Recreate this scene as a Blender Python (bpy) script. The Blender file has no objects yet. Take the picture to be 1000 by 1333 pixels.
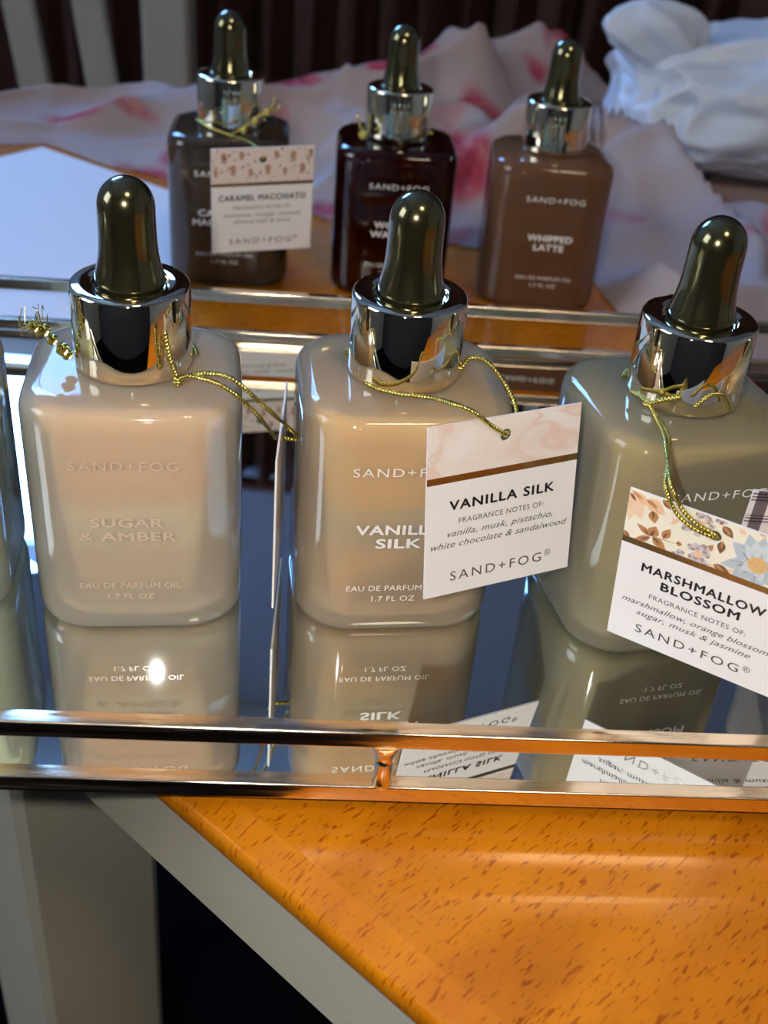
import bpy, bmesh, math, random
from mathutils import Vector, Matrix, noise
random.seed(7)
# ------------------------------------------------------------------ camera, world, light, exposure
SC = bpy.context.scene
COL = SC.collection
TZ = 740.0                                   # tray mirror height above the floor, in mm
def W(x, y, z): return Vector((x / 1000, y / 1000, (z + TZ) / 1000))
cam_d = bpy.data.cameras.new('camera'); cam = bpy.data.objects.new('camera', cam_d); COL.objects.link(cam)
cam_d.sensor_fit = 'HORIZONTAL'; cam_d.sensor_width = 36.0; cam_d.lens = 1449.5 / 1000 * 36.0
cam_d.clip_start = 0.01; cam_d.clip_end = 50
_R = Matrix(((0.995767, -0.091909, 0.0), (0.051104, 0.553669, -0.831167), (0.076392, 0.827649, 0.556022))).to_4x4()
cam.matrix_world = Matrix.Translation(W(0, 0, 162.28)) @ _R
cam_d.dof.use_dof = True; cam_d.dof.focus_distance = 0.232; cam_d.dof.aperture_fstop = 27.0
SC.camera = cam
SC.view_settings.view_transform = 'Standard'; SC.view_settings.look = 'None'
SC.view_settings.gamma = 1.0; SC.view_settings.use_curve_mapping = False; SC.view_settings.exposure = 0.0
world = bpy.data.worlds.new('world'); SC.world = world; world.use_nodes = True
world.node_tree.nodes['Background'].inputs[0].default_value = (0.45, 0.62, 1.0, 1)
world.node_tree.nodes['Background'].inputs[1].default_value = 0.6
def light(name, kind, loc, energy, color, target=None, **kw):
    d = bpy.data.lights.new(name, kind); d.energy = energy; d.color = color
    for k, v in kw.items(): setattr(d, k, v)
    o = bpy.data.objects.new(name, d); COL.objects.link(o); o.location = W(*loc)
    if target: o.rotation_euler = (W(*target) - W(*loc)).to_track_quat('-Z', 'Y').to_euler()
    return o
light('phone_flash', 'POINT', (-26, -4, 174), 1.68, (1.0, 0.955, 0.90), shadow_soft_size=0.003)
light('window_daylight', 'AREA', (-1130, 2290, 1260), 78, (0.17, 0.42, 1.0), (-300, 500, 0), shape='RECTANGLE', size=0.95, size_y=0.75)
light('ceiling_lamp_glow', 'AREA', (420, -700, 1600), 7, (1.0, 0.84, 0.62), (100, 250, 0), shape='DISK', size=0.35)
light('added_side_fill', 'AREA', (-2100, -300, 900), 20, (0.8, 0.88, 1.0), (0, 200, 0), shape='RECTANGLE', size=0.9, size_y=1.0)  # unseen fill light added to brighten the back wall and ceiling

# ------------------------------------------------------------------ materials
def mat(name, color=(.8, .8, .8), rough=.5, metal=0., trans=0., ior=1.45, coat=0., sss=0., sssr=(1, .6, .4), sssc=.003, spec=.5, alpha=1):
    m = bpy.data.materials.new(name); m.use_nodes = True
    b = m.node_tree.nodes['Principled BSDF']; i = b.inputs
    i['Base Color'].default_value = (*color, 1); i['Roughness'].default_value = rough; i['Metallic'].default_value = metal
    i['Transmission Weight'].default_value = trans; i['IOR'].default_value = ior; i['Coat Weight'].default_value = coat
    i['Coat Roughness'].default_value = .03; i['Subsurface Weight'].default_value = sss
    i['Subsurface Radius'].default_value = sssr; i['Subsurface Scale'].default_value = sssc; i['Specular IOR Level'].default_value = spec
    return m
def N(m, t, **kw):
    n = m.node_tree.nodes.new(t)
    for k, v in kw.items():
        if k.startswith('i_'): n.inputs[k[2:].replace('_', ' ')].default_value = v
        else: setattr(n, k, v)
    return n
def L(m, a, b): m.node_tree.links.new(a, b)
def bsdf(m): return m.node_tree.nodes['Principled BSDF']
def ramp(m, fac, stops):
    r = N(m, 'ShaderNodeValToRGB'); el = r.color_ramp.elements
    while len(el) < len(stops): el.new(.5)
    for e, (p, c) in zip(el, stops): e.position = p; e.color = (*c, 1)
    L(m, fac, r.inputs[0]); return r.outputs[0]
def coords(m, scale=(1, 1, 1), rot=(0, 0, 0)):
    c = N(m, 'ShaderNodeTexCoord'); p = N(m, 'ShaderNodeMapping'); p.inputs['Scale'].default_value = scale; p.inputs['Rotation'].default_value = rot
    L(m, c.outputs['Object'], p.inputs[0]); return p.outputs[0]
def bump(m, h, strength=.3, dist=.001):
    b = N(m, 'ShaderNodeBump'); b.inputs['Strength'].default_value = strength; b.inputs['Distance'].default_value = dist
    L(m, h, b.inputs['Height']); L(m, b.outputs[0], bsdf(m).inputs['Normal'])
def noise_tex(m, vec, scale, detail=3, rough=.5, dist=0):
    n = N(m, 'ShaderNodeTexNoise'); n.inputs['Scale'].default_value = scale; n.inputs['Detail'].default_value = detail
    n.inputs['Roughness'].default_value = rough; n.inputs['Distortion'].default_value = dist; L(m, vec, n.inputs['Vector']); return n.outputs[0]

M = {}
M['chrome'] = mat('polished_champagne_metal', (.88, .79, .60), .04, 1)
M['bulb'] = mat('smoky_bulb', (.14, .125, .06), .17, .93, coat=.5)
M['gold'] = mat('polished_gold', (.97, .78, .56), .08, 1)
bump(M['gold'], noise_tex(M['gold'], coords(M['gold'], (40, 400, 400)), 1.0, 2), .05, .0004)
_m = M['gold']; L(_m, ramp(_m, noise_tex(_m, coords(_m, (30, 900, 900)), 1.0, 3), [(.3, (.05,) * 3), (.7, (.30,) * 3)]), bsdf(_m).inputs['Roughness'])
M['mirror'] = mat('mirror_glass', (.83, .86, .84), .004, 1)
M['black_felt'] = mat('tray_base', (.02, .02, .02), .8)
M['cord'] = mat('gold_cord', (.64, .55, .15), .22, 1)
M['card'] = mat('white_card', (.86, .83, .82), .45)
M['card_silk'] = mat('pink_marbled_print', (.85, .7, .63), .45)
_m = M['card_silk']; _n = noise_tex(_m, coords(_m, (35, 35, 75), (0, .75, 0)), 1.3, 3, .5, 1.6)
L(_m, ramp(_m, _n, [(.25, (.86, .80, .76)), (.45, (.84, .74, .68)), (.54, (.80, .60, .51)), (.6, (.86, .76, .71)), (.75, (.87, .83, .80))]), bsdf(_m).inputs['Base Color'])
M['card_cream'] = mat('cream_print', (.88, .82, .66), .45)
M['card_dots'] = mat('pale_pink_print', (.80, .66, .58), .5)
M['card_brown'] = mat('amber_print', (.45, .30, .20), .5)
M['foil'] = mat('gold_foil', (.52, .38, .16), .22, 1)
M['print_black'] = mat('black_print', (.012, .012, .014), .4)
M['print_grey'] = mat('grey_print', (.09, .085, .09), .4)
M['print_foil'] = mat('silver_foil_print', (.30, .27, .25), .25, .8)
M['print_white'] = mat('white_print', (.85, .83, .8), .4)
M['print_silver'] = mat('embossed_print', (.60, .47, .36), .25, 0)
M['print_dark'] = mat('dark_print', (.03, .035, .03), .4)
M['p_brown'] = mat('brown_leaf_print', (.52, .24, .09), .5)
M['p_dark'] = mat('dark_leaf_print', (.20, .09, .05), .5)
M['p_peach'] = mat('peach_petal_print', (.87, .55, .35), .5)
M['p_blue'] = mat('blue_petal_print', (.47, .55, .60), .5)
M['p_blue2'] = mat('pale_blue_petal_print', (.62, .68, .70), .5)
M['p_lilac'] = mat('lilac_petal_print', (.62, .55, .56), .5)
M['p_yolk'] = mat('yellow_centre_print', (.80, .52, .22), .5)
M['p_light'] = mat('light_peach_print', (.86, .62, .42), .5)
M['p_grey'] = mat('mauve_shade_print', (.36, .29, .30), .5)
M['p_tan'] = mat('tan_print', (.48, .28, .19), .5)
M['p_ink'] = mat('ink_print', (.10, .06, .05), .5)
# plaid of the tag at the right
_m = M['plaid'] = mat('plaid_print', (.8, .7, .66), .5)
_c = N(_m, 'ShaderNodeTexCoord'); _s = N(_m, 'ShaderNodeSeparateXYZ'); L(_m, _c.outputs['Object'], _s.inputs[0])
def band(m, out, per, width, off):
    a = N(m, 'ShaderNodeMath', operation='ADD'); a.inputs[1].default_value = 0.6 + off; L(m, out, a.inputs[0])
    b = N(m, 'ShaderNodeMath', operation='MODULO'); b.inputs[1].default_value = per; L(m, a.outputs[0], b.inputs[0])
    c = N(m, 'ShaderNodeMath', operation='LESS_THAN'); c.inputs[1].default_value = width; L(m, b.outputs[0], c.inputs[0]); return c.outputs[0]
_a = band(_m, _s.outputs['X'], .0065, .0026, .0015); _b = band(_m, _s.outputs['Z'], .0052, .0020, .0022); _h = band(_m, _s.outputs['Z'], .0007, .00035, 0)
_x = N(_m, 'ShaderNodeMath', operation='MULTIPLY'); L(_m, _b, _x.inputs[0]); L(_m, _h, _x.inputs[1])
_y = N(_m, 'ShaderNodeMath', operation='ADD'); L(_m, _a, _y.inputs[0]); L(_m, _x.outputs[0], _y.inputs[1])
_z = N(_m, 'ShaderNodeMath', operation='MULTIPLY'); _z.inputs[1].default_value = .5; L(_m, _y.outputs[0], _z.inputs[0])
L(_m, ramp(_m, _z.outputs[0], [(0, (.82, .74, .70)), (.5, (.16, .12, .13)), (1, (.03, .02, .03))]), bsdf(_m).inputs['Base Color'])

def milky(name, color, see=.72, rough=.05):
    """milky coated glass: a thin scattering skin, partly see-through, under a glossy surface"""
    m = mat(name, color, .3, 0, 0, 1.45, 0, .8, (1, .75, .5), .005, 0)
    b = bsdf(m); t = N(m, 'ShaderNodeBsdfTransparent'); t.inputs['Color'].default_value = tuple(.5 + .5 * c for c in color) + (1,)
    mx = N(m, 'ShaderNodeMixShader'); mx.inputs[0].default_value = see; L(m, b.outputs[0], mx.inputs[1]); L(m, t.outputs[0], mx.inputs[2])
    fr = N(m, 'ShaderNodeFresnel'); fr.inputs['IOR'].default_value = 1.5; g = N(m, 'ShaderNodeBsdfGlossy'); g.inputs['Roughness'].default_value = rough
    m2 = N(m, 'ShaderNodeMixShader'); L(m, fr.outputs[0], m2.inputs[0]); L(m, mx.outputs[0], m2.inputs[1]); L(m, g.outputs[0], m2.inputs[2])
    L(m, m2.outputs[0], m.node_tree.nodes['Material Output'].inputs[0]); return m
M['amber_milk'] = milky('milky_beige_glass', (.95, .84, .68)); M['silk_milk'] = milky('milky_pink_glass', (.93, .74, .52))
M['olive_milk'] = milky('milky_olive_glass', (.62, .56, .38)); M['green_milk'] = milky('milky_green_glass', (.86, .93, .76))
M['latte'] = milky('milky_brown_glass', (.19, .092, .048), .3)
M['dark_glass'] = mat('dark_amber_glass', (.16, .018, .008), .02, 0, .93, 1.5)
M['smoke_glass'] = mat('smoky_clear_glass', (.50, .41, .32), .03, 0, .95, 1.5)
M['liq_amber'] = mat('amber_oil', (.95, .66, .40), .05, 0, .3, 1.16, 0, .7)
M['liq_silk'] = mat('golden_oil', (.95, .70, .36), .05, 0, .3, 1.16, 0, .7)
M['liq_olive'] = mat('olive_oil_tint', (.72, .58, .24), .05, 0, .3, 1.16, 0, .7)
M['liq_green'] = mat('pale_green_oil', (.88, .94, .74), .25, 0, .1, 1.2, 0, .7)
M['liq_latte'] = mat('brown_oil', (.30, .14, .05), .3, 0, .1, 1.35, 0, .5)
M['liq_dark'] = mat('dark_red_oil', (.05, .006, .004), .1, 0, .5, 1.35)
M['liq_caramel'] = mat('caramel_oil', (.14, .075, .028), .1, 0, .35, 1.35)

def refraction_bands(name, stops):  # paints the refracted surroundings into the oil colour as bands by height
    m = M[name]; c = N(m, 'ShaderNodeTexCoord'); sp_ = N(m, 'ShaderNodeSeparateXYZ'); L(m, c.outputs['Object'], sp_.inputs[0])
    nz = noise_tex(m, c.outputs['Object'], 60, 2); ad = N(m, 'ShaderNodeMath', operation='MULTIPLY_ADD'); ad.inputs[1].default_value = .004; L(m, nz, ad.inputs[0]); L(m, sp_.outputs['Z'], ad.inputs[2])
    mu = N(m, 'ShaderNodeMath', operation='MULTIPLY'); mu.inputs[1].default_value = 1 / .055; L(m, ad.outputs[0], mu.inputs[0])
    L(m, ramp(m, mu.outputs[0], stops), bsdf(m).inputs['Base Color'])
refraction_bands('liq_amber', [(.12, (.90, .72, .58)), (.25, (.80, .58, .38)), (.40, (.80, .60, .40)), (.46, (.92, .80, .60)), (.60, (.90, .76, .56)), (.67, (.92, .58, .32)), (.95, (.95, .62, .38))])
refraction_bands('liq_silk', [(.20, (.90, .66, .50)), (.30, (.86, .60, .30)), (.40, (.84, .60, .28)), (.46, (.58, .56, .42)), (.60, (.60, .58, .42)), (.66, (.92, .62, .22)), (.95, (.95, .66, .28))])
refraction_bands('liq_olive', [(.20, (.62, .56, .36)), (.45, (.56, .46, .20)), (.60, (.55, .48, .24)), (.8, (.60, .42, .10)), (.95, (.66, .50, .18))])

# wood of the table
_m = M['wood'] = mat('orange_varnished_wood', (.6, .25, .04), .25, coat=.2, spec=.5)
_v = coords(_m, (1, 1, 1), (0, 0, 0.75))
_p = N(_m, 'ShaderNodeMapping'); _p.inputs['Scale'].default_value = (800, 150, 150); L(_m, _v, _p.inputs[0])
_fl = noise_tex(_m, _p.outputs[0], 2.2, 1.5, .5, .4)
_p2 = N(_m, 'ShaderNodeMapping'); _p2.inputs['Scale'].default_value = (30, 8, 10); L(_m, _v, _p2.inputs[0])
_br = noise_tex(_m, _p2.outputs[0], 1.5, 4, .6, .6)
_c1 = ramp(_m, _br, [(.3, (.44, .128, .003)), (.5, (.55, .175, .004)), (.72, (.64, .22, .006))])
_c2 = ramp(_m, _fl, [(.60, (1, 1, 1)), (.68, (.56, .40, .26))])
_mx = N(_m, 'ShaderNodeMixRGB', blend_type='MULTIPLY'); _mx.inputs[0].default_value = 1; L(_m, _c1, _mx.inputs[1]); L(_m, _c2, _mx.inputs[2])
L(_m, _mx.outputs[0], bsdf(_m).inputs['Base Color'])
bump(_m, noise_tex(_m, coords(_m), 90, 3), .08, .001)
M['grey_paint'] = mat('grey_painted_wood', (.45, .41, .32), .5)
bump(M['grey_paint'], noise_tex(M['grey_paint'], coords(M['grey_paint'], (30, 30, 200)), 2, 4), .15, .001)
M['chair_paint'] = mat('white_painted_chair', (.34, .33, .31), .45)
M['paper'] = mat('white_paper', (.76, .82, .92), .6)
bump(M['paper'], noise_tex(M['paper'], coords(M['paper']), 25, 3), .15, .003)
# floral cloth
_m = M['floral'] = mat('floral_cotton', (.7, .6, .58), .85)
_v = coords(_m); _big = noise_tex(_m, _v, 15, 2.5, .55, .3); _fine = noise_tex(_m, _v, 55, 3, .6, .8); _wash = noise_tex(_m, _v, 6, 2)
_base = ramp(_m, _wash, [(.35, (.38, .34, .36)), (.6, (.32, .22, .19))])
_ros = ramp(_m, _fine, [(.3, (.22, .008, .025)), (.5, (.34, .035, .07)), (.7, (.42, .17, .17))])
_mask = ramp(_m, _big, [(.54, (0, 0, 0)), (.60, (1, 1, 1))])
_mx = N(_m, 'ShaderNodeMixRGB'); L(_m, _mask, _mx.inputs[0]); L(_m, _base, _mx.inputs[1]); L(_m, _ros, _mx.inputs[2])
L(_m, _mx.outputs[0], bsdf(_m).inputs['Base Color'])
M['plastic'] = mat('white_plastic_film', (.56, .62, .72), .35, sss=.3, sssc=.01)
M['curtain'] = mat('dark_brown_cloth', (.055, .022, .016), .8)
M['wainscot'] = mat('dark_red_wood', (.07, .022, .014), .5)
M['wall'] = mat('grey_blue_plaster', (.32, .37, .50), .9)
M['ceiling'] = mat('pale_ceiling_paint', (.62, .62, .62), .9)
M['wall_dark'] = mat('dark_brown_plaster', (.05, .04, .035), .9)
M['wall_cream'] = mat('cream_plaster', (.50, .46, .38), .9)
M['floor'] = mat('dark_floor_boards', (.006, .005, .005), 1, spec=0)
M['frame_white'] = mat('white_window_paint', (.7, .7, .7), .4)
M['glass'] = mat('window_glass', (1, 1, 1), 0, 0, 1, 1.02)
M['navy'] = mat('navy_cloth', (.010, .014, .03), .9)

# ------------------------------------------------------------------ mesh helpers (local mm -> m)
def obj(name, verts, faces, m, parent=None, smooth=True, mids=None, scale=.001, autosharp=40):
    me = bpy.data.meshes.new(name); me.from_pydata([(v[0] * scale, v[1] * scale, v[2] * scale) for v in verts], [], faces)
    for x in (m if isinstance(m, (list, tuple)) else [m]): me.materials.append(x)
    if mids: me.polygons.foreach_set('material_index', mids)
    bm = bmesh.new(); bm.from_mesh(me); bmesh.ops.recalc_face_normals(bm, faces=bm.faces) if not mids else None
    if smooth:
        for f in bm.faces: f.smooth = True
        for e in bm.edges:
            if len(e.link_faces) == 2 and e.calc_face_angle(0) > math.radians(autosharp): e.smooth = False
    bm.to_mesh(me); bm.free()
    o = bpy.data.objects.new(name, me); COL.objects.link(o); o.parent = parent
    if name == 'rail':                        # the bars sit with a slight lean towards the back of the tray
        ys = [v.co.y for v in me.vertices]; zs = [v.co.z for v in me.vertices]; cy = (min(ys) + max(ys)) / 2; cz = (min(zs) + max(zs)) / 2; a = math.radians(-4.5)
        if max(ys) - min(ys) < .01:
            for v in me.vertices: dy, dz = v.co.y - cy, v.co.z - cz; v.co.y = cy + dy * math.cos(a) - dz * math.sin(a); v.co.z = cz + dy * math.sin(a) + dz * math.cos(a)
    if name == 'rail': w = o.modifiers.new('flat', 'WEIGHTED_NORMAL'); w.keep_sharp = True; w.weight = 100
    return o
def wobj(name, verts, faces, m, **k):     # world-placed single mesh
    o = obj(name, verts, faces, m, **k); o.location = W(0, 0, 0); return o
def tag(o, label, cat, group=None, kind=None):
    o['label'] = label; o['category'] = cat
    if group: o['group'] = group
    if kind: o['kind'] = kind
    return o
def thing(name, loc, label, cat, group=None, rz=0, mat4=None):
    o = bpy.data.objects.new(name, None); COL.objects.link(o); o.empty_display_size = .01
    if mat4 is not None: o.matrix_world = mat4
    else: o.location = W(*loc); o.rotation_euler = (0, 0, rz)
    return tag(o, label, cat, group)
def loft(rings, cap0=True, cap1=True):
    V = []; F = []; n = len(rings[0])
    for r in rings: V += r
    for k in range(len(rings) - 1):
        for i in range(n):
            j = (i + 1) % n; F.append((k * n + i, k * n + j, (k + 1) * n + j, (k + 1) * n + i))
    if cap0: F.append(tuple(range(n - 1, -1, -1)))
    if cap1: F.append(tuple((len(rings) - 1) * n + i for i in range(n)))
    return V, F
def lathe(prof, n=64):
    return loft([[(r * math.cos(2 * math.pi * i / n), r * math.sin(2 * math.pi * i / n), z) for i in range(n)] for r, z in prof])
def box(x0, x1, y0, y1, z0, z1, b=0):
    if b <= 0:
        V = [(x, y, z) for z in (z0, z1) for x, y in ((x0, y0), (x1, y0), (x1, y1), (x0, y1))]
        return V, [(3, 2, 1, 0), (4, 5, 6, 7), (0, 1, 5, 4), (1, 2, 6, 5), (2, 3, 7, 6), (3, 0, 4, 7)]
    bm = bmesh.new(); bmesh.ops.create_cube(bm, size=1)
    for v in bm.verts: v.co = Vector(((x0 + x1) / 2 + v.co.x * (x1 - x0), (y0 + y1) / 2 + v.co.y * (y1 - y0), (z0 + z1) / 2 + v.co.z * (z1 - z0)))
    bmesh.ops.bevel(bm, geom=bm.edges[:], offset=b, segments=3, affect='EDGES', profile=.5)
    bm.verts.index_update(); V = [tuple(v.co) for v in bm.verts]; F = [tuple(v.index for v in f.verts) for f in bm.faces]; bm.free(); return V, F
def join(*vf):
    V = []; F = []
    for v, f in vf:
        o = len(V); V += list(v); F += [tuple(i + o for i in x) for x in f]
    return V, F
def xf(vf, f): return [f(*v) for v in vf[0]], vf[1]
NC = 9
def rrect(Wd, D, R, z, ox=0, oy=0):
    P = []
    for sx, sy, a0 in ((1, 1, 0), (-1, 1, 90), (-1, -1, 180), (1, -1, 270)):
        for k in range(NC):
            a = math.radians(a0 + 90 * k / (NC - 1)); P.append((sx * (Wd / 2 - R) + R * math.cos(a) + ox, sy * (D / 2 - R) + R * math.sin(a) + oy, z))
    return P
def circ_like(r, z):
    P = []
    for a0 in (0, 90, 180, 270):
        for k in range(NC):
            a = math.radians(a0 + 90 * (k + .5) / NC); P.append((r * math.cos(a), r * math.sin(a), z))
    return P
def catmull(P, n=10):
    P = [Vector(p) for p in P]; Q = [2 * P[0] - P[1]] + P + [2 * P[-1] - P[-2]]; out = []
    for i in range(1, len(Q) - 2):
        for k in range(n):
            t = k / n; a, b, c, d = Q[i - 1:i + 3]
            out.append(.5 * ((2 * b) + (c - a) * t + (2 * a - 5 * b + 4 * c - d) * t * t + (3 * b - a - 3 * c + d) * t ** 3))
    out.append(P[-1]); return out
def tube(path, r, n=6):
    path = [Vector(p) for p in path]; rings = []; nrm = None
    for i, p in enumerate(path):
        t = (path[min(i + 1, len(path) - 1)] - path[max(i - 1, 0)]).normalized()
        if nrm is None: nrm = t.orthogonal().normalized()
        nrm = (nrm - t * nrm.dot(t)); nrm = nrm.normalized() if nrm.length > 1e-6 else t.orthogonal().normalized(); bn = t.cross(nrm)
        rr = r(i / max(1, len(path) - 1)) if callable(r) else r
        rings.append([tuple(p + rr * (math.cos(2 * math.pi * k / n) * nrm + math.sin(2 * math.pi * k / n) * bn)) for k in range(n)])
    return loft(rings)
def rope(P, r=.6, pitch=1.5, dens=22):
    """two metallic strands wound round one another"""
    c = catmull(P, dens); L_ = 0; out = []; nrm = None; A = []; B = []
    for i, p in enumerate(c):
        t = (c[min(i + 1, len(c) - 1)] - c[max(i - 1, 0)]).normalized()
        if nrm is None: nrm = t.orthogonal().normalized()
        nrm = (nrm - t * nrm.dot(t)).normalized(); bn = t.cross(nrm)
        if i: L_ += (p - c[i - 1]).length
        a = 2 * math.pi * L_ / pitch; d = (math.cos(a) * nrm + math.sin(a) * bn) * r * .42
        A.append(p + d); B.append(p - d)
    return join(tube(A, r * .62, 5), tube(B, r * .62, 5))

# ------------------------------------------------------------------ text
def text_mesh(name, s, m, parent, cx, z, height, width=None, bold=0., shear=0., spacing=1., y=0., align='CENTER'):
    cu = bpy.data.curves.new('t', 'FONT'); cu.body = s; cu.size = 1; cu.align_x = 'CENTER'; cu.shear = shear; cu.space_character = spacing
    cu.resolution_u = 3
    t = bpy.data.objects.new('t', cu); COL.objects.link(t); bpy.context.view_layer.update()
    me = bpy.data.meshes.new_from_object(t.evaluated_get(bpy.context.evaluated_depsgraph_get())); bpy.data.objects.remove(t); bpy.data.curves.remove(cu)
    me.name = name
    xs = [v.co.x for v in me.vertices]
    ext = max(xs) - min(xs); mid = (max(xs) + min(xs)) / 2
    k = height / .72                      # capital height of the font is about .72 of its size
    kx = width / ext if width else k
    if bold:
        vs = [tuple(v.co) for v in me.vertices]; fs = [tuple(p.vertices) for p in me.polygons]; n_ = len(vs); V = []; F = []
        for q, (a, b) in enumerate(((-bold, 0), (bold, 0), (0, bold), (0, -bold), (0, 0))):
            V += [(x + a, yy + b, q) for x, yy, _ in vs]; F += [tuple(i + q * n_ for i in f) for f in fs]
        me.clear_geometry(); me.from_pydata(V, [], F)
    for v in me.vertices:
        x, yy = v.co.x, v.co.y; v.co = Vector(((cx + (x - mid) * kx) * .001, (y - .004 * v.co.z) * .001, (z + yy * k) * .001))
    me.materials.clear(); me.materials.append(m)
    o = bpy.data.objects.new(name, me); COL.objects.link(o); o.parent = parent; return o

# ------------------------------------------------------------------ the setting
def struct(name, vf, m, smooth=False):
    o = wobj(name, *vf, m, smooth=smooth); o['kind'] = 'structure'; return o
FZ = -TZ
struct('floor', box(-2300, 2100, -1800, 2400, FZ - 20, FZ), M['floor'])
struct('ceiling', box(-2300, 2100, -1800, 2400, 1960, 1980), M['ceiling'])
wx0, wx1, wz0, wz1 = -1560, -740, 940, 1540
struct('wall_back', join(box(-2200, wx0, 2200, 2230, FZ, 1960), box(wx1, 2000, 2200, 2230, FZ, 1960), box(wx0, wx1, 2200, 2230, FZ, wz0), box(wx0, wx1, 2200, 2230, wz1, 1960)), M['wall'])
struct('wall_left', join(box(-2030, -2000, -1700, -820, FZ, 1960), box(-2030, -2000, 220, 2200, FZ, 1960), box(-2030, -2000, -820, 220, FZ, 380), box(-2030, -2000, -820, 220, 1420, 1960)), M['wall_cream'])
struct('wall_right', box(2000, 2030, -1700, 2200, FZ, 1960), M['wall_cream'])
struct('wall_front', box(-2000, 2000, -1730, -1700, FZ, 1960), M['wall_dark'])
def window(name, x0, x1, z0, z1, y, along='x'):
    f = (lambda a, b, c: (a, b, c)) if along == 'x' else (lambda a, b, c: (b, a, c))
    fr = join(box(x0, x1, y - 15, y + 25, z0, z0 + 45), box(x0, x1, y - 15, y + 25, z1 - 45, z1), box(x0, x0 + 45, y - 15, y + 25, z0 + 45, z1 - 45), box(x1 - 45, x1, y - 15, y + 25, z0 + 45, z1 - 45),
              box((x0 + x1) / 2 - 15, (x0 + x1) / 2 + 15, y - 10, y + 20, z0 + 45, z1 - 45))
    o = struct(name, xf(fr, f), M['frame_white'])
    p = obj('window_pane', *xf(box(x0 + 40, x1 - 40, y + 2, y + 6, z0 + 40, z1 - 40), f), M['glass'], o, smooth=False); return o
window('window_1', wx0, wx1, wz0, wz1, 2210)
window('added_side_window', -820, 220, 380, 1420, -2020, 'y')  # unseen opening, added to frame the side fill light
t_ = struct('trim_1', box(-1999, 1999, 2170, 2199, FZ, 230), M['wainscot'])
for i in range(14):
    x0 = -1990 + i * 284
    obj('panel', *box(x0 + 20, x0 + 264, 2160, 2171, -300, 190, 5), M['wainscot'], t_)

# ceiling lamp whose glow is the lamp above
cl = thing('ceiling_lamp', (420, -700, 1660), 'round opal ceiling lamp above and behind the camera', 'lamp')
obj('lamp_base', *lathe([(40, 300), (70, 290), (70, 270), (20, 262), (20, 60), (190, 45), (200, 10), (195, 6), (30, 40)], 32), M['frame_white'], cl)

# dark curtain behind the table
V = []; nx = 360
for k in range(2):
    for i in range(nx + 1):
        x = -430 + 1390 * i / nx; ph = i * .55
        yy = 1330 + 22 * math.sin(ph) + 10 * math.sin(ph * .37 + 1) + (4 if k else 0)
        V += [(x, yy, FZ + 25), (x + 6 * math.sin(i), yy, 0), (x, yy - 2, 690)]
F = []
for k in range(2):
    o_ = k * 3 * (nx + 1)
    for i in range(nx):
        for j in range(2): a = o_ + i * 3 + j; F.append((a, a + 3, a + 4, a + 1))
cu_ = wobj('curtain', V, F, M['curtain']); tag(cu_, 'dark brown curtain hanging in soft folds behind the table', 'curtain')
cr = thing('curtain_rod', (0, 1330, 700), 'dark rod carrying the brown curtain', 'curtain rod')
obj('pole', *xf(lathe([(10, -470), (10, 1010)], 16), lambda x, y, z: (z, y, x)), M['wainscot'], cr)
for x in (-462, 1000): obj('stand', *xf(lathe([(60, FZ - 700 + 2), (60, FZ - 694), (9, FZ - 690), (9, 0)], 16), lambda a, b, c, x=x: (a + x, b, c)), M['wainscot'], cr)

# ------------------------------------------------------------------ the table
ed = Vector((-.7756, .6312, 0)); en = Vector((.6312, .7756, 0)); e0 = Vector((7.2, 112.6, 0))   # rim direction, inward normal, a point of the rim
def rim(s, inn, z): p = e0 + ed * s + en * inn; return (p.x, p.y, z)
tt = thing('table', (0, 0, 0), 'orange varnished wooden table with a grey painted apron under the mirrored tray', 'table')
def tabring(inn, z):
    a = rim(-330, inn, z); b = rim(621, inn, z)
    return [a, (620 - inn, a[1], z), (620 - inn, 898 - inn, z), (b[0] + inn * .5, b[1] - inn * .5, z)]
V, F = loft([tabring(14, -17), tabring(3.4, -17), tabring(2.2, -16), tabring(1.6, -14), tabring(1.3, -11.5), tabring(1.6, -10), tabring(2.3, -9.4), tabring(4.5, -8.6), tabring(7.4, -7.5), tabring(7.9, -7.12), tabring(8.6, -7.0)])
obj('table_top', V, F, M['wood'], tt, autosharp=60)
def apr(s, i, z): return rim(s, i, z)
V = [apr(s, i, z) for z in (-17.1, -43) for s, i in ((-300, 5), (620, 5), (620, 27), (-300, 27))]
obj('apron', V, [(0, 1, 2, 3), (7, 6, 5, 4), (0, 4, 5, 1), (1, 5, 6, 2), (2, 6, 7, 3), (3, 7, 4, 0)], M['grey_paint'], tt, smooth=False)
def leg(cx, cy, dx, dy, w, d):
    u = Vector((dx, dy, 0)).normalized(); v = Vector((-u.y, u.x, 0))
    def ring(z, k, c=3):
        pts = [(c, 0), (w - c, 0), (w, c), (w, d - c), (w - c, d), (c, d), (0, d - c), (0, c)]
        return [tuple(Vector((cx, cy, 0)) + u * (a * k) + v * (b * k) + Vector((0, 0, z))) for a, b in pts]
    o = obj('leg', *loft([ring(FZ, .8), ring(-43, 1), ring(-17.2, 1)]), M['grey_paint'], tt, smooth=False); return o
leg(-100, 218, .75, .66, 47, 60)
leg(440, 560, 1, 0, 48, 46); leg(-400, 470, 1, 0, 48, 46); leg(440, -60, 1, 0, 48, 46)

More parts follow.
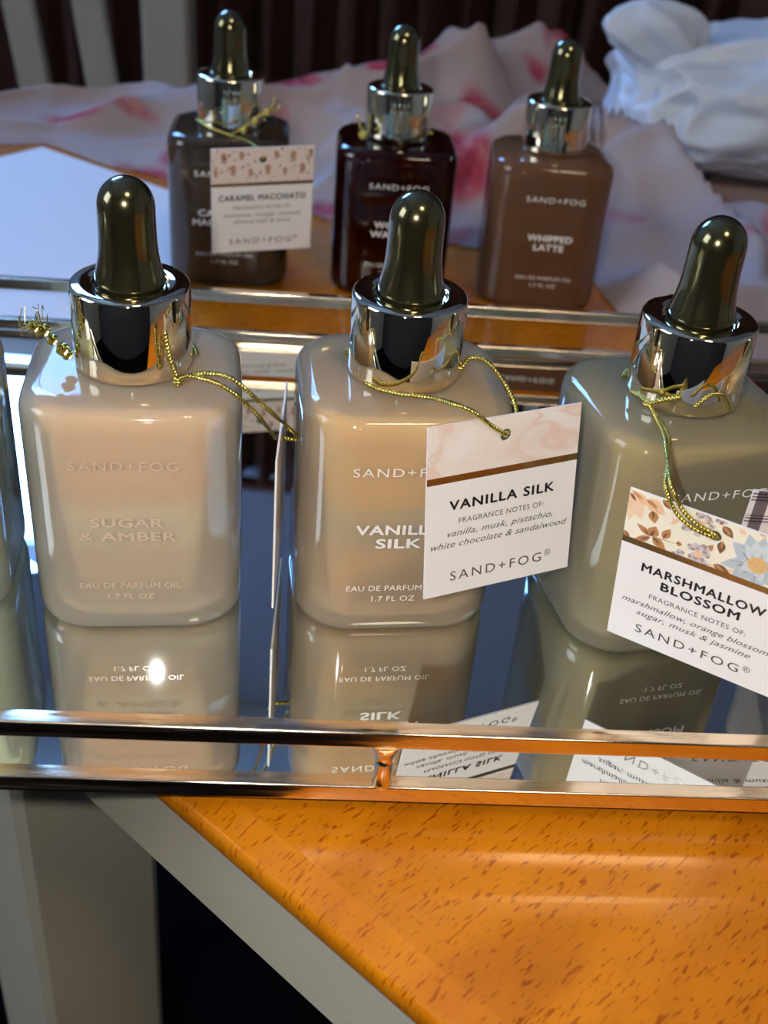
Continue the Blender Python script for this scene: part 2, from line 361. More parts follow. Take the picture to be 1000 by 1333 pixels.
# ------------------------------------------------------------------ mirrored tray
psi = .0804; cp, sp = math.cos(psi), math.sin(psi)
tr = thing('mirror_tray', (0, 0, 0), 'long mirrored tray with double polished gold rails on the wooden table', 'tray', rz=psi)
YF, YB, XL, XR = 147.0, 339.0, -210.0, 240.0; BT = 3.6; Z1 = 13.8
obj('mirror', *box(XL + 1, XR - 1, YF + 1, YB - 1, -1.2, 0), M['mirror'], tr, smooth=False)
obj('tray_base', *box(XL + 2, XR - 2, YF + 2, YB - 2, -4, -1.25), M['black_felt'], tr, smooth=False)
for x in (XL + 15, XR - 15):
    for y in (YF + 15, YB - 15): obj('foot', *lathe([(5, -6.9), (5.5, -6.5), (5.5, -4.05)], 20), M['black_felt'], tr).location = (x / 1000, y / 1000, 0)
for z0 in (0 - .2, Z1):
    obj('rail', *box(XL - 2, XR + 2, YF - BT + .4, YF + .4, z0, z0 + BT, .4), M['gold'], tr)
    obj('rail', *box(XL - 2, XR + 2, YB - .4, YB + BT - .4, z0, z0 + BT, .4), M['gold'], tr)
    obj('rail', *box(XL - 2, XL - 2 + BT, YF + .45, YB - .45, z0, z0 + BT, .4), M['gold'], tr)
    obj('rail', *box(XR + 2 - BT, XR + 2, YF + .45, YB - .45, z0, z0 + BT, .4), M['gold'], tr)
post = [(1.9, BT - .3), (2.0, BT + .2), (1.75, BT + .8), (1.75, 9.2), (1.95, 9.6), (1.75, 10), (1.7, 10.6), (2.3, 12.4), (2.6, 13.2), (2.6, 13.9)]
for x in (-145, 16, 170):
    for y in (YF - BT / 2 + .2, YB + BT / 2 - .2):
        o = obj('post', *lathe(post, 24), M['gold'], tr); o.location = (x / 1000, y / 1000, 0)
for x in (XL - .4, XR + .4):
    for y in (245,):
        o = obj('post', *lathe(post, 24), M['gold'], tr); o.location = (x / 1000, y / 1000, 0)

# ------------------------------------------------------------------ bottles
BW, BD, BR, BH = 44.6, 43.4, 12.0, 55.2
def bottle(loc, yaw, glass, liq, label, brand='SAND+FOG', lines=(), ink='print_white', level=1.05, extra=True, cx=-1.0, lh=2.35):
    t = thing('perfume_bottle', loc, label, 'bottle', 'dropper bottles of perfume oil', yaw)
    R = lambda o, z: rrect(BW - 2 * o, BD - 2 * o, max(BR - o * .8, 2.5), z)
    rings = [R(7, 0.9), R(5.2, .05), R(3.2, .05), R(1.5, .6), R(.5, 1.6), R(.1, 3), R(0, 5), R(0, BH - 5), R(.12, BH - 3.6), R(.6, BH - 2.0), R(1.6, BH - .95), R(3.2, BH - .35), R(5.5, BH - .1),
             circ_like(13.0, BH), circ_like(10.6, BH + .25), circ_like(10.2, BH + 1.0), circ_like(9.6, BH + 3.5)]
    g = obj('glass', *loft(rings), glass, t, autosharp=50)
    zt = 4.5 + (BH - 9.5) * level
    Q = lambda o, z: rrect(BW - 2 * o, BD - 2 * o, max(BR - o * .5, 4), z)
    obj('liquid', *loft([Q(6.5, 1.5), Q(4.2, 2.0), Q(2.9, 3.8), Q(2.6, 6.5), Q(2.6, zt - 2), Q(3.2, zt - .5), Q(4.6, zt)]), liq, t, autosharp=50)
    c0 = BH + .45; c1 = BH + 17.9
    obj('cap', *lathe([(10.7, c0 + .3), (11.6, c0), (11.95, c0 + .35), (12, c0 + .9), (12, c1 - .8), (11.8, c1 - .3), (11.4, c1), (8.3, c1), (7.9, c1 - .25), (7.7, c1 - 1.4), (2, c1 - 1.4)], 96), M['chrome'], t)
    b = [(6.75, c1 - 1.35), (7.0, c1 - .9), (6.95, c1 + .6), (6.7, c1 + 2), (6.2, c1 + 4), (5.85, c1 + 6.2), (5.65, c1 + 9), (5.6, c1 + 12), (5.55, c1 + 15.2)]
    for k in range(1, 10):
        a = math.radians(k * 9.8); b.append((5.55 * math.cos(a), c1 + 15.2 + 5.9 * math.sin(a)))
    obj('dropper_bulb', *lathe(b, 64), M['bulb'], t)
    m = M[ink]; y = -BD / 2 - .06
    if brand: text_mesh('lettering', brand, m, t, cx, 42.0, lh * .88, 21.5, spacing=1.2, y=y)
    for s, z, h, w in lines: text_mesh('lettering', s, m, t, cx, z, h, w, .03 if h > 2 else 0, 0, 1.05, y)
    return t
def small(z=12.6): return [('EAU DE PARFUM OIL', z, 1.45, 21.0), ('1.7 FL OZ', z - 2.9, 1.45, 9.6)]
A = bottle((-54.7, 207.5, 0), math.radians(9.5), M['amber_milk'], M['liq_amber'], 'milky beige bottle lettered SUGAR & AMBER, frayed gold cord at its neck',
           lines=[('SUGAR', 28.4, 2.1, 14.5), ('& AMBER', 25.0, 2.1, 19.5)] + small(), cx=-1.2, ink='print_silver')
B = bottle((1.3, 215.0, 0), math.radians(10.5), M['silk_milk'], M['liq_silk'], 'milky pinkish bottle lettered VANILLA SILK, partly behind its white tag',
           lines=[('VANILLA', 27.6, 2.4, 18.5), ('SILK', 24.1, 2.4, 9.6)] + small(), cx=-1.6)
Cb = bottle((61.3, 216.4, 0), math.radians(17), M['olive_milk'], M['liq_olive'], 'olive milky bottle behind the tag reading MARSHMALLOW BLOSSOM',
            lines=[('MARSHMALLOW', 27.6, 2.4, 27.0), ('BLOSSOM', 24.1, 2.4, 17)] + small(), cx=1)
G = bottle((-105.5, 201.5, 0), math.radians(10), M['green_milk'], M['liq_green'], 'pale green milky bottle cut off by the left edge of the photo',
           brand=None, lines=[('MILK', 27.6, 2.4, 20)], ink='print_dark', cx=0)
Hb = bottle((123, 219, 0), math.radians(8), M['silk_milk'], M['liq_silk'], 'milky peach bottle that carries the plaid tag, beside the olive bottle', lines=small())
D = bottle((-69.4, 416.8, -6.9), math.radians(6.5), M['smoke_glass'], M['liq_caramel'], 'smoky brown bottle behind the tag reading CARAMEL MACCHIATO',
           lines=[('CARAMEL', 27.6, 2.4, 19), ('MACCHIATO', 24.1, 2.4, 23)] + small(), level=.88)
E_ = bottle((-8, 420.6, -6.9), math.radians(4.6), M['dark_glass'], M['liq_dark'], 'dark red amber glass bottle between the two brown bottles',
            lines=[('WOODY', 27.6, 2.4, 16), ('WARMTH', 24.1, 2.4, 18.5)] + small(), cx=1)
F_ = bottle((50.1, 422.2, -6.9), math.radians(1.6), M['latte'], M['liq_latte'], 'opaque brown bottle lettered WHIPPED LATTE', lines=[('WHIPPED', 27.6, 2.4, 16.5), ('LATTE', 24.1, 2.4, 11)] + small(), cx=1)

# ------------------------------------------------------------------ tags
def Rm(a, b, g): return Matrix.Rotation(math.radians(a), 4, 'Z') @ Matrix.Rotation(math.radians(b), 4, 'X') @ Matrix.Rotation(math.radians(g), 4, 'Y')
TW, TH, HZ = 35.0, 38.0, 14.8                    # tag width, height, hole height above centre
def card(parent, top, band_m=None, split=6.2, foil=1.5, back='card'):
    hr, n, th = 1.3, 24, .22
    x0, x1 = -TW / 2, TW / 2; V = []; Fc = []; mi = []
    def sq(a, r=TH / 2 - HZ):                      # hole direction -> square of half side r
        c, s = math.cos(a), math.sin(a); k = r / max(abs(c), abs(s)); return (c * k, HZ + s * k)
    r = TH / 2 - HZ
    for sgn, yy in ((1, -th), (-1, th)):
        o = len(V)
        for i in range(n): a = 2 * math.pi * (i + .5) / n; V.append((hr * math.cos(a), yy, HZ + hr * math.sin(a)))
        for i in range(n): a = 2 * math.pi * (i + .5) / n; x, z = sq(a); V.append((x, yy, z))
        def add(f, m): Fc.append(f if sgn == 1 else f[::-1]); mi.append(m if sgn == 1 else 0)
        for i in range(n): j = (i + 1) % n; add((o + i, o + n + i, o + n + j, o + j)[::-1], 1)
        # corner triangles of the square
        for cxs, czs in ((1, 1), (-1, 1), (-1, -1), (1, -1)):
            V.append((cxs * r, yy, HZ + czs * r)); ci = len(V) - 1; a = math.atan2(czs, cxs) % (2 * math.pi)
            i = int((a / (2 * math.pi)) * n - .5); j = (i + 1) % n; add((o + n + i, o + n + j, ci), 1)
        def quad(ax, bx, az, bz, m):
            k = len(V); V.extend([(ax, yy, az), (bx, yy, az), (bx, yy, bz), (ax, yy, bz)]); add((k, k + 1, k + 2, k + 3), m)
        quad(x0, -r, HZ - r, TH / 2, 1); quad(r, x1, HZ - r, TH / 2, 1); quad(x0, x1, split + foil, HZ - r, 1)
        quad(x0, x1, split, split + foil, 2); quad(x0, x1, -TH / 2, split, 0)
    n0 = len(V) // 2
    for i in range(n): j = (i + 1) % n; Fc.append((i, j, n0 + j, n0 + i)); mi.append(0)
    for (ax, az), (bx, bz) in (((x0, -TH / 2), (x1, -TH / 2)), ((x1, -TH / 2), (x1, TH / 2)), ((x1, TH / 2), (x0, TH / 2)), ((x0, TH / 2), (x0, -TH / 2))):
        k = len(V); V.extend([(ax, -th, az), (bx, -th, bz), (bx, th, bz), (ax, th, az)]); Fc.append((k, k + 3, k + 2, k + 1)); mi.append(0)
    return obj('card', V, Fc, [M['card'], M[top], M['foil']], parent, smooth=False, mids=mi)
YT = -.28
def tag_text(c, heads, notes, z0=3.2, brandw=25):
    z = z0 - 2.6
    for s, w in heads: text_mesh('lettering', s, M['print_black'], c, 0, z - .2, 2.1, w, .032, 0, 1.15, YT); z -= 3.1
    text_mesh('lettering', 'FRAGRANCE NOTES OF:', M['print_grey'], c, 0, z - .35, 1.25, 20, 0, 0, 1.1, YT); z -= 3.0
    for s, w in notes: text_mesh('lettering', s, M['print_grey'], c, 0, z - .1, 1.45, w, 0, .35, 1.05, YT); z -= 2.45
    text_mesh('lettering', 'SAND+FOG', M['print_foil'], c, -.6, min(z - 1.6, -15.9), 2.2, brandw - 3, 0, 0, 1.3, YT)
    text_mesh('lettering', '\u00ae', M['print_foil'], c, brandw / 2 - .6, min(z - 1.6, -15.9) + 1.0, 1.5, None, 0, 0, 1, YT)
def hang_tag(pos, rot, label, top, heads, notes, **k):
    M4 = Matrix.Translation(W(*pos)) @ Rm(*rot)
    t = thing('hang_tag', None, label, 'tag', 'paper tags tied on with gold cord', mat4=M4)
    c = card(t, top, **k); tag_text(c, heads, notes)
    t['_m'] = 0; del t['_m']
    return t, M4, c
def cord(t, M4, *ropes, name='cord', r=.5, parts=()):
    """world mm points -> tag local"""
    inv = M4.inverted()
    vf = [rope(p, r) for p in ropes] + list(parts); v, f = join(*vf)
    v2 = [tuple((inv @ W(*q)) * 1000) for q in v]
    return obj(name, v2, f, M['cord'], t, autosharp=80)
def neck_loop(c, z, r=12.6, a0=14, a1=166, tilt=0, n=20):
    return [(c[0] + r * math.cos(math.radians(a0 + (a1 - a0) * k / n)), c[1] + r * math.sin(math.radians(a0 + (a1 - a0) * k / n)), z + tilt * math.sin(math.radians(a0 + (a1 - a0) * k / n))) for k in range(n + 1)]
def knot(p, r=1.0, seed=1, n=26):
    random.seed(seed); P = []
    for k in range(n):
        a = k * 1.9; b = k * 2.7; P.append((p[0] + r * math.cos(a) * math.cos(b), p[1] + r * math.sin(a) * math.cos(b), p[2] + r * math.sin(b)))
    return P
# Sugar & Amber: seen edge-on
tA, mA, cA = hang_tag((-23.7, 209, 25), (-86.4, 0, 0), 'white tag seen almost edge-on between the beige and the pinkish bottle', 'card_brown', [('SUGAR & AMBER', 24)], [('sugar, amber, vanilla', 22), ('sandalwood & musk', 20)])
def fibre(a, b, seed, r=.09, bend=2.0):
    random.seed(seed); a = Vector(a); b = Vector(b); m = (a + b) / 2 + Vector([random.uniform(-bend, bend) for _ in range(3)])
    return tube(catmull([a, m, b], 8), r, 4)
cord(tA, mA, neck_loop((-54.7, 207.5), 56.6, 12.9), [(-45.6, 196.6, 68.0), (-44.6, 196.1, 62.6), (-43.3, 196.4, 57.8)],
     [(-43.3, 196.4, 57.8), (-38.1, 194.0, 61.0), (-32.0, 192.0, 61.6), (-26.2, 194.0, 55.6), (-21.8, 203.0, 45.6), (-19.6, 207.5, 40.4), (-20.4, 209, 39.2), (-23.7, 209, 39.4)],
     [(-43.3, 196.4, 57.8), (-39.9, 194.0, 60.2), (-33.4, 191.5, 59.9), (-27.7, 194.0, 53.7), (-24.6, 203.0, 43.2), (-24.6, 207, 40.6), (-23.7, 209, 39.9)],
     knot((-43.3, 196.3, 57.7), .7, 2), r=.55)
T = [(-66.9, 202.1, 58.3), (-67.6, 201.4, 59.8), (-69.0, 200.0, 62.4), (-70.3, 199.0, 64.8), (-71.8, 198.0, 65.8)]
parts = [tube(catmull(knot(p, 1.0 + .25 * (k % 2), k), 6), .32, 4) for k, p in enumerate(T)]
for k in range(16):
    a = T[3 + k % 2]; parts.append(fibre(a, (a[0] + random.uniform(-3.2, 1.5), a[1] + random.uniform(-2, 2), a[2] + random.uniform(-.5, 5.0)), 30 + k))
cord(tA, mA, name='cord_tail', parts=parts)
# Vanilla Silk
tB, mB, cB = hang_tag((23.9, 192.6, 38.7), (27.1, -9.1, -.3), 'white tag with pink marbled top reading VANILLA SILK', 'card_silk', [('VANILLA SILK', 24.5)], [('vanilla, musk, pistachio,', 25), ('white chocolate & sandalwood', 32.5)], split=6.5)
cord(tB, mB, neck_loop((1.3, 214.7), 56.6, 12.9), [(-6.4, 203.9, 57.2), (-3.8, 203.0, 56.6), (1.0, 200.5, 57.2), (7.0, 197.0, 58.8), (12.0, 191.6, 60.6), (15.4, 190.6, 59.8), (19.4, 192.3, 56.3), (22.5, 193.8, 53.8), (22.8, 194.8, 53.2)],
     [(13.4, 213.5, 57.6), (15.2, 213.2, 60.5), (18.7, 212.0, 60.3), (23.1, 209.0, 56.7), (25.3, 204.0, 54), (24.2, 198.0, 53.2), (22.9, 194.9, 53.4)], r=.55)
# Marshmallow Blossom
tC, mC, cC = hang_tag((63.4, 175.5, 32.5), (-30.1, 6.1, -1.5), 'tilted white tag with brown and blue flowers reading MARSHMALLOW BLOSSOM', 'card_cream', [('MARSHMALLOW', 25), ('BLOSSOM', 16)], [('marshmallow, orange blossom,', 31), ('sugar, musk & jasmine', 24)], split=6.0)
cord(tC, mC, neck_loop((61.3, 215.6), 56.6, 12.9), [(49.0, 210.6, 57.6), (51.5, 204.8, 58.4), (53.2, 200.0, 56.9), (54.0, 194.6, 56.2), (52.9, 186.5, 57.2), (52.6, 177.0, 55.6), (55.3, 176.7, 51.2), (58.2, 175.2, 49.1), (60.8, 173.7, 48.4), (62.1, 173.5, 47.6), (62.3, 174.6, 47.2)],
     [(51.7, 204.4, 58.2), (53.9, 200.0, 56.6), (54.9, 194.4, 55.9), (53.3, 186.0, 56.2), (52.0, 178.0, 54.6), (54.4, 177.3, 50.2), (57.6, 175.6, 48.0), (60.6, 174.0, 47.5), (62.4, 173.6, 47.2), (62.5, 174.8, 47.1)],
     [(50.2, 208.5, 58.2), (51.7, 204.2, 58.6), (54.0, 202.4, 60.2), (57.4, 201.8, 61.5)], [(60.6, 202.2, 59.6), (63.1, 202.0, 62.4), (66.0, 203.0, 62.0), (68.5, 204.6, 58.4)],
     knot((51.7, 204.6, 58.2), .6, 4), r=.5)
# floral print of that tag
def petal(cx, cz, ang, ln, wd, n=9):
    P = []
    for k in range(n): u = k / (n - 1); P.append((ln * u, wd * math.sin(math.pi * u ** .8) * .5))
    for k in range(n - 2, 0, -1): u = k / (n - 1); P.append((ln * u, -wd * math.sin(math.pi * u ** .8) * .5))
    c, s = math.cos(ang), math.sin(ang); return [(cx + x * c - y * s, cz + x * s + y * c) for x, y in P]
def disc(cx, cz, r, n=12, e=1.): return [(cx + r * math.cos(2 * math.pi * k / n), cz + r * e * math.sin(2 * math.pi * k / n)) for k in range(n)]
def clip(P, x0, x1, z0, z1): return [(min(max(x, x0), x1), min(max(z, z0), z1)) for x, z in P]
def prints(parent, name, polys, mats, lim):
    V = []; F = []; mi = []
    for lay, (P, m) in enumerate(polys):
        P = [p for p in clip(P, *lim)]
        k = len(V); V += [(x, -.235 - .0006 * lay, z) for x, z in P]; F.append(tuple(range(k, k + len(P)))); mi.append(m)
    return obj(name, V, F, mats, parent, smooth=False, mids=mi)
pol = []; ms = [M['p_brown'], M['p_dark'], M['p_peach'], M['p_blue'], M['p_blue2'], M['p_lilac'], M['p_yolk'], M['p_light'], M['p_grey']]
PET = [
( -17.3, 18.0, -14.3, 12.5, 3.7, 7 ),( -17.3, 18.0, -16.7, 11.4, 3.1, 7 ),( -17.1, 18.5, -12.8, 16.2, 2.0, 2 ),( -14.0, 17.6, -9.9, 15.6, 3.2, 2 ),( -12.5, 15.5, -11.6, 12.8, 2.1, 0 ),( -10.9, 18.9, -8.5, 17.3, 1.5, 1 ),( -17.3, 17.9, -16.0, 16.4, 0.7, 1 ),( -17.6, 8.7, -16.1, 6.5, 1.5, 1 ),( -7.7, 14.6, -8.5, 15.8, 0.7, 2 ),( -7.7, 14.6, -7.1, 16.2, 0.7, 2 ),( -7.7, 14.6, -8.7, 14.2, 0.6, 2 ),( -11.9, 9.5, -15.1, 11.4, 1.4, 0 ),( -11.9, 9.5, -11.2, 12.2, 2.4, 0 ),( -12.0, 9.3, -15.5, 6.6, 1.5, 0 ),( -11.6, 9.5, -8.6, 7.5, 2.0, 0 ),( -9.5, 10.0, -8.4, 12.8, 1.8, 0 ),( -11.6, 9.6, -6.3, 9.9, 0.2, 0 ),( -6.8, 10.1, -5.6, 10.2, 1.2, 0 ),( -13.0, 5.9, -10.8, 7.3, 1.2, 0 ),( -11.6, 5.9, -9.5, 5.9, 0.9, 1 ),( -2.8, 14.5, -3.9, 13.5, 1.7, 5 ),( -1.9, 16.1, -1.9, 14.4, 2.0, 0 ),( 1.1, 17.8, 3.4, 15.8, 1.8, 1 ),( 1.4, 17.5, 3.0, 16.2, 0.7, 0 ),( 1.6, 14.3, 1.7, 11.3, 1.6, 1 ),( -0.7, 10.9, 0.1, 12.8, 1.2, 0 ),( 4.1, 18.2, 5.6, 17.7, 1.2, 7 ),( 1.0, 8.5, 4.8, 6.8, 2.0, 1 ),( 7.8, 18.9, 9.2, 19.0, 1.0, 2 ),( 8.8, 11.8, 13.4, 11.5, 4.1, 3 ),( 8.8, 11.8, 11.3, 16.9, 3.7, 3 ),( 8.8, 11.8, 12.4, 8.0, 3.7, 3 ),( 8.8, 11.8, 9.8, 6.3, 4.1, 3 ),( 8.8, 11.8, 4.8, 7.0, 3.7, 3 ),( 8.8, 11.8, 2.1, 9.2, 3.1, 3 ),( 8.8, 11.8, 3.5, 15.1, 4.1, 3 ),( 8.8, 11.8, 6.0, 18.0, 3.7, 3 ),( 8.8, 11.8, 8.9, 18.5, 3.4, 3 ),( 8.8, 11.8, 7.5, 17.3, 2.7, 4 ),( 8.8, 11.8, 9.8, 17.3, 2.7, 4 ),( 8.8, 11.8, 5.9, 9.5, 2.4, 4 ),( 8.8, 11.8, 5.8, 15.8, 2.0, 4 ),( 8.8, 11.8, 10.3, 8.1, 2.0, 4 ),]
DSC = [( -4.8, 15.2, 1.15, 5 ),( -5.6, 14.5, 0.95, 5 ),( -3.6, 16.4, 1.02, 5 ),( -3.5, 18.3, 0.88, 5 ),( -2.4, 18.8, 0.81, 5 ),( -1.6, 17.9, 0.88, 5 ),( -0.8, 16.6, 0.75, 5 ),( 0.3, 18.7, 0.81, 5 ),( 1.1, 18.9, 0.75, 5 ),( -2.6, 16.9, 0.54, 2 ),( 0.7, 18.3, 0.34, 1 ),( -2.8, 10.8, 1.15, 5 ),( -3.8, 10.5, 0.88, 5 ),( -1.3, 11.1, 1.15, 5 ),( -0.8, 10.0, 0.95, 5 ),( -3.0, 8.4, 1.15, 5 ),( -1.3, 8.0, 1.08, 5 ),( -5.7, 8.2, 0.95, 5 ),( -6.6, 7.5, 0.75, 5 ),( -4.2, 6.4, 1.02, 5 ),( -0.2, 7.3, 0.88, 5 ),( -2.2, 9.3, 0.88, 2 ),( -3.3, 7.0, 0.54, 2 ),( 1.6, 6.9, 1.97, 7 ),( 4.8, 7.4, 1.69, 7 ),( 7.4, 6.7, 1.97, 7 ),( 3.0, 6.1, 1.69, 7 ),( 8.8, 11.8, 1.97, 6 ),]
def pet(a, b, c, d, w, m):
    ln = math.hypot(c - a, d - b); ang = math.atan2(d - b, c - a); pol.append((petal(a, b, ang, ln, w), m))
    sh = {0: 1, 1: 0, 2: 0, 3: 8, 4: 3, 7: 2}.get(m)
    if sh is not None and w > .9:
        pol.append((petal(a, b, ang + .05, ln * .6, w * .30), sh)); pol.append((petal(a, b, ang - .16, ln * .85, w * .07), sh))
for x, z, r, m in DSC[:-1]:
    if m == 7: pol.append((disc(x, z, r, 14, .8), m))
for a in PET: pet(*a)
random.seed(4)
for x, z, r, m in DSC[:-1]:
    if m == 7: continue
    for k in range(4): an = k * 1.6 + x; pol.append((disc(x + r * .45 * math.cos(an), z + r * .45 * math.sin(an), r * .55, 9), m if k % 2 else (8 if m == 5 else m)))
    if m == 5: pol.append((disc(x, z, r * .2, 6), 0))
fx, fz = DSC[-1][:2]; pol.append((disc(fx, fz, 1.9, 20), 6))
for k in range(40): q = 1.75 * math.sqrt(k / 40); pol.append((disc(fx + q * math.cos(k * 2.4), fz + q * math.sin(k * 2.4), .13, 6), 0))
hole = lambda P: all((x * x + (z - HZ) ** 2) > 1.3 ** 2 for x, z in P)
prints(cC, 'floral_print', [p for p in pol if hole(p[0])], ms, (-TW / 2, TW / 2, 7.55, TH / 2))
# Caramel Macchiato
tD, mD, cD = hang_tag((-51.3, 373.9, 35.4), (20, 8, -1.6), 'white tag with tan dotted top reading CARAMEL MACCHIATO', 'card_dots', [('CARAMEL MACCHIATO', 30)], [('chocolate, orange, caramel,', 27), ('almond milk & musk', 20)], split=5.6, foil=1.2)
polD = []; random.seed(5)
for i in range(6):
    for j in range(2):
        x = -14.6 + i * 5.9 + (j * 2.8 - 1.4); z = 10.2 + j * 5.2 + (i % 2) * .8
        if abs(x) < 1.9 and abs(z - HZ) < 2.6: continue
        w, h_ = (1.0, 1.5) if (i + j) % 2 else (.8, 1.2)
        polD.append(([(x - w * .7, z - h_), (x + w * .7, z - h_), (x + w, z + h_), (x - w, z + h_)], 0)); polD.append((disc(x, z + h_ * 1.05, w * .9, 10, .5), 1))
for k in range(70):
    x, z = random.uniform(-17, 17), random.uniform(7.2, 18.6)
    if (x * x + (z - HZ) ** 2) > 5: polD.append((disc(x, z, random.uniform(.22, .42), 6), 2 if k % 3 else 0))
prints(cD, 'dotted_print', polD, [M['p_tan'], M['p_brown'], M['p_ink']], (-TW / 2, TW / 2, 6.9, TH / 2))
cord(tD, mD, neck_loop((-69.4, 416.8), 49.7, 12.9), [(-80.8, 411, 50.4), (-73.8, 402.0, 50.2), (-66.3, 398.0, 49.6), (-57.5, 386.0, 51.0), (-51.6, 372.8, 51.5), (-51.0, 372.0, 50)],
     [(-66.3, 398.0, 49.5), (-62.0, 401.0, 51.8), (-57.1, 400.0, 56.2), (-52.6, 398.0, 59.6)], knot((-58, 400, 54.8), 1.0, 3, 24), knot((-53.5, 398, 58.6), 1.1, 6, 24), knot((-62, 400, 51), .9, 9, 20), [(-53.5, 398, 58.6), (-51.4, 397, 61.6), (-50.9, 396.6, 64)], [(-53.5, 398, 58.6), (-50.0, 398, 59.6), (-49, 397, 62)], r=.5)
# Plaid tag at the right
tH, mH, cH = hang_tag((86.8, 184.0, 33.6), (5, 0, 1.6), 'white tag with black and white plaid top, behind the flowered tag', 'plaid', [('PEACH SUNSET', 24)], [('peach, coconut, orange,', 25), ('vanilla & musk', 18)], split=6.0)
cord(tH, mH, neck_loop((123, 219), 56.6, 12.9), [(111, 214.5, 57.2), (108, 208, 57), (103, 196, 55), (94, 187, 50), (87.3, 183.7, 48.3)], [(111, 215, 57.2), (107, 207, 55), (101, 197, 52), (95, 190, 48.5), (87.4, 184.3, 48.3)], r=.5)
# knotted cord at the neck of the dark bottle
kn = thing('gold_cord', (-19.6, 409, 49), 'gold cord tied round the neck of the dark bottle', 'cord')
v, f = join(*[rope([(a + 19.6, b - 409, c - 49) for a, b, c in P], .45) for P in (neck_loop((-8, 420.6), 49.7, 12.9), knot((-19.8, 409, 51), 1.5, 8, 30), [(-19.6, 409, 50), (-21.6, 407, 55), (-22.2, 406, 58)], [(-19.6, 409, 50), (-17.6, 406, 55), (-18, 405, 58.5)])])
obj('strand', v, f, M['cord'], kn, autosharp=80)

# ------------------------------------------------------------------ paper sheet, cloth, bag
u = Vector((.84, -.54)); u.normalize(); vv = Vector((-.54, -.84)); vv.normalize(); o0 = Vector((-184.2, 546.9))
V = []; F = []; nu, nv = 16, 24
for k, zz in ((0, -6.9), (1, -6.75)):
    for j in range(nv + 1):
        for i in range(nu + 1):
            p = o0 + u * (166 * i / nu) + vv * (270 * j / nv); V.append((p.x, p.y, zz))
s_ = (nu + 1) * (nv + 1)
for j in range(nv):
    for i in range(nu):
        a = j * (nu + 1) + i; F += [(a, a + nu + 1, a + nu + 2, a + 1), (a + s_, a + s_ + 1, a + s_ + nu + 2, a + s_ + nu + 1)]
ring = [i for i in range(nu + 1)] + [j * (nu + 1) + nu for j in range(1, nv + 1)] + [nv * (nu + 1) + i for i in range(nu - 1, -1, -1)] + [j * (nu + 1) for j in range(nv - 1, 0, -1)]
for a, b in zip(ring, ring[1:] + ring[:1]): F.append((a, b, b + s_, a + s_))
tag(wobj('paper_sheet', V, F, M['paper'], smooth=False), 'smooth white sheet of paper lying on the table left of the back bottles', 'paper')

def lerp_tab(tab, x):
    if x <= tab[0][0]: return tab[0][1]
    for (a, b), (c, d) in zip(tab, tab[1:]):
        if x <= c: t = (x - a) / (c - a); return b + (d - b) * t
    return tab[-1][1]
front = [(-460, 480), (-260, 536), (-200, 545), (-184, 551), (-126, 518), (-70, 486), (-45, 484), (-20, 470), (22, 462), (60, 456), (76, 440), (81, 412), (96, 378), (120, 362), (150, 358), (250, 352), (480, 340)]
high = [(-460, 3), (-200, 3), (-130, 5), (-60, 16), (20, 34), (90, 30), (130, 14), (480, 12)]
back = [(-460, 510), (-300, 568), (-100, 640), (0, 668), (100, 690), (480, 700)]
def sm(t): t = max(0, min(1, t)); return t * t * (3 - 2 * t)
V = []; F = []; nu, nv = 260, 150
for i in range(nu + 1):
    x = -440 + 900 * i / nu; yf = lerp_tab(front, x) + 5 * noise.noise(Vector((x * .03, 3, 0))); H = lerp_tab(high, x)
    for j in range(nv + 1):
        t = (j / nv) ** 1.2; y = yf + (lerp_tab(back, x) - yf) * t; d = y - yf
        p = Vector((x, y, 0))
        q = p + 30 * noise.noise_vector(p * .008)
        rid = 1 - abs(2 * noise.noise(Vector((q.x * .007 + q.y * .009, q.y * .018 - q.x * .004, 1.3)))) 
        rid2 = 1 - abs(2 * noise.noise(Vector((q.x * .014, q.y * .028, 7.3))))
        z = -6.2 + H * sm(d / 150) * (1 - .5 * sm((y - 640) / 90)) + sm(d / 50) * (23 * rid ** 3 * (.35 + H / 35) + 10 * rid2 ** 2 * (.3 + H / 40)) + sm(d / 8) * 1.2 + 1.0 * noise.noise(p * .05) * sm(d / 30)
        e_ = ((x - 190) / 125) ** 2 + ((y - 606) / 85) ** 2
        z = z * sm(e_ * .9 - .75) + min(z, 1.5) * (1 - sm(e_ * .9 - .75))
        V.append((x, y, max(z, -6.5)))
for i in range(nu):
    for j in range(nv): a = i * (nv + 1) + j; F.append((a, a + nv + 1, a + nv + 2, a + 1))
cl_ = wobj('floral_cloth', V, F, M['floral'], autosharp=180)
tag(cl_, 'crumpled pink and white floral cloth heaped across the back of the table', 'cloth')
md = cl_.modifiers.new('thick', 'SOLIDIFY'); md.thickness = .0006; md.offset = 1

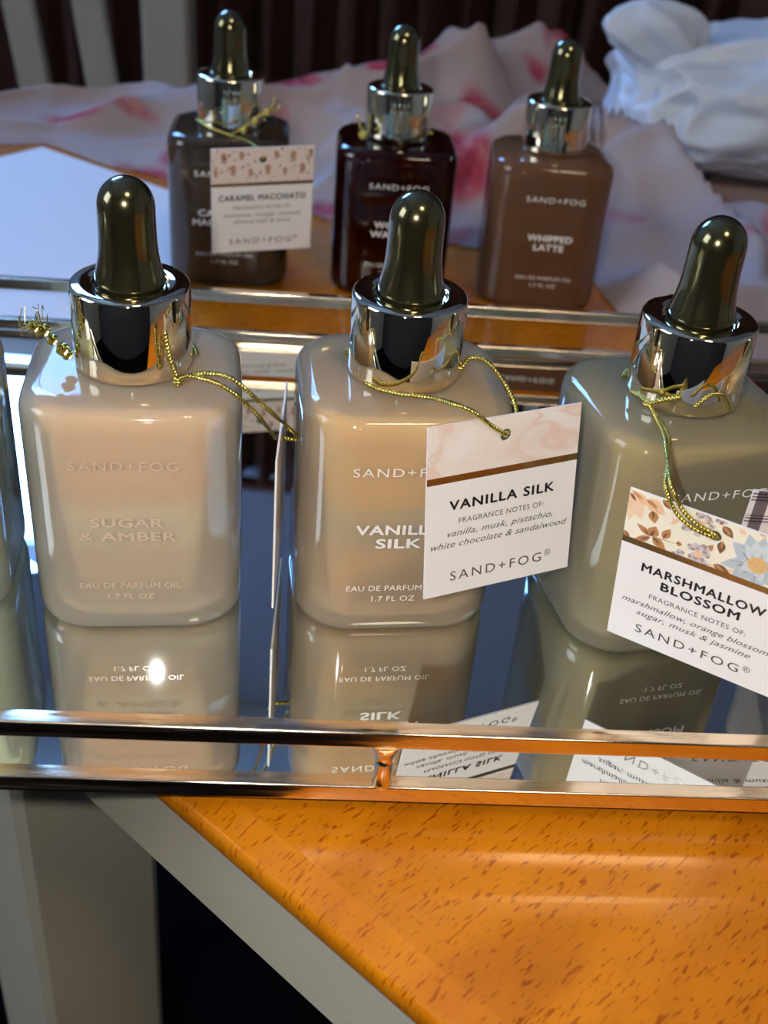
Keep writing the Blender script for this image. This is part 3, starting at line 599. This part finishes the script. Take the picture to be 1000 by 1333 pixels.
bg = thing('plastic_bag', (190, 606, 8), 'crumpled white plastic bag lying on the floral cloth at the right', 'bag')
bm = bmesh.new(); bmesh.ops.create_icosphere(bm, subdivisions=6, radius=1)
for v in bm.verts:
    p = v.co.copy(); e = .72
    q = Vector([math.copysign(abs(c) ** e, c) for c in p])
    n1 = 1 - abs(2 * noise.noise(p * 1.6 + Vector((3, 0, 0)))); n2 = 1 - abs(2 * noise.noise(p * 3.4)); n3 = noise.noise(p * 7)
    k = 1 + .10 * (n1 - .6) + .06 * (n2 - .6) + .015 * n3
    q *= k; v.co = Vector((q.x * 98, q.y * 62, q.z * 30 + 22 + 10 * (1 - abs(p.x)) * max(0, p.z)))
    if v.co.z < -3: v.co.z = -3 + (v.co.z + 3) * .15
bm.verts.index_update(); V = [tuple(v.co) for v in bm.verts]; F = [tuple(x.index for x in f.verts) for f in bm.faces]; bm.free()
obj('pouch', V, F, M['plastic'], bg, autosharp=180)
bm = bmesh.new(); bmesh.ops.create_icosphere(bm, subdivisions=5, radius=1)      # gathered, tied ear at the left of the bag
for v in bm.verts:
    p = v.co.copy(); a = math.atan2(p.y, p.x); k = 1 + .13 * math.sin(5 * a + 3 * p.z) + .10 * (1 - abs(2 * noise.noise(p * 2.2 + Vector((9, 0, 0))))) + .03 * noise.noise(p * 7)
    f = .55 + .55 * sm((p.z + .6) / 1.5)
    v.co = Vector((-74 - 14 * p.z + 26 * f * p.x * k, -16 + 15 * f * p.y * k, 46 + 24 * p.z + 6 * p.x * max(0, p.z) * k))
bm.verts.index_update(); V = [tuple(v.co) for v in bm.verts]; F = [tuple(x.index for x in f.verts) for f in bm.faces]; bm.free()
obj('tied_ear', V, F, M['plastic'], bg, autosharp=180)

# ------------------------------------------------------------------ chair at the far side
ch = thing('slatted_chair', (-304, 800, -TZ), 'white painted chair with vertical slats behind the table', 'chair')
def bar(name, a, b, w, d, m=M['chair_paint']):
    a = Vector(a); b = Vector(b); rings = []
    for p in (a, b): rings.append([(p.x + sx * w / 2, p.y + sy * d / 2, p.z) for sx, sy in ((-.85, -1), (.85, -1), (1, -.8), (1, .8), (.85, 1), (-.85, 1), (-1, .8), (-1, -.8))])
    return obj(name, *loft(rings), m, ch, smooth=False)
# back: local z from the floor, table plane is at z = 733
for x0, x1 in ((134, 128), (-260, -254)): bar('post', (x0, 4, 0), (x1, 0, 850), 32, 26)
for k in range(7):
    xa = 106 - k * 48; bar('slat', (xa, 4, 480), (xa - 36, 0, 800), 21, 9)
bar('top_rail', (-64, 0, 800), (-64, 0, 850), 400, 22); bar('lower_rail', (-62, 4, 440), (-62, 4, 482), 400, 20)
bar('seat', (-62, -110, 420), (-62, -110, 440), 400, 230)
for x in (120, -245): bar('leg', (x, -205, 0), (x, -205, 420), 34, 34)
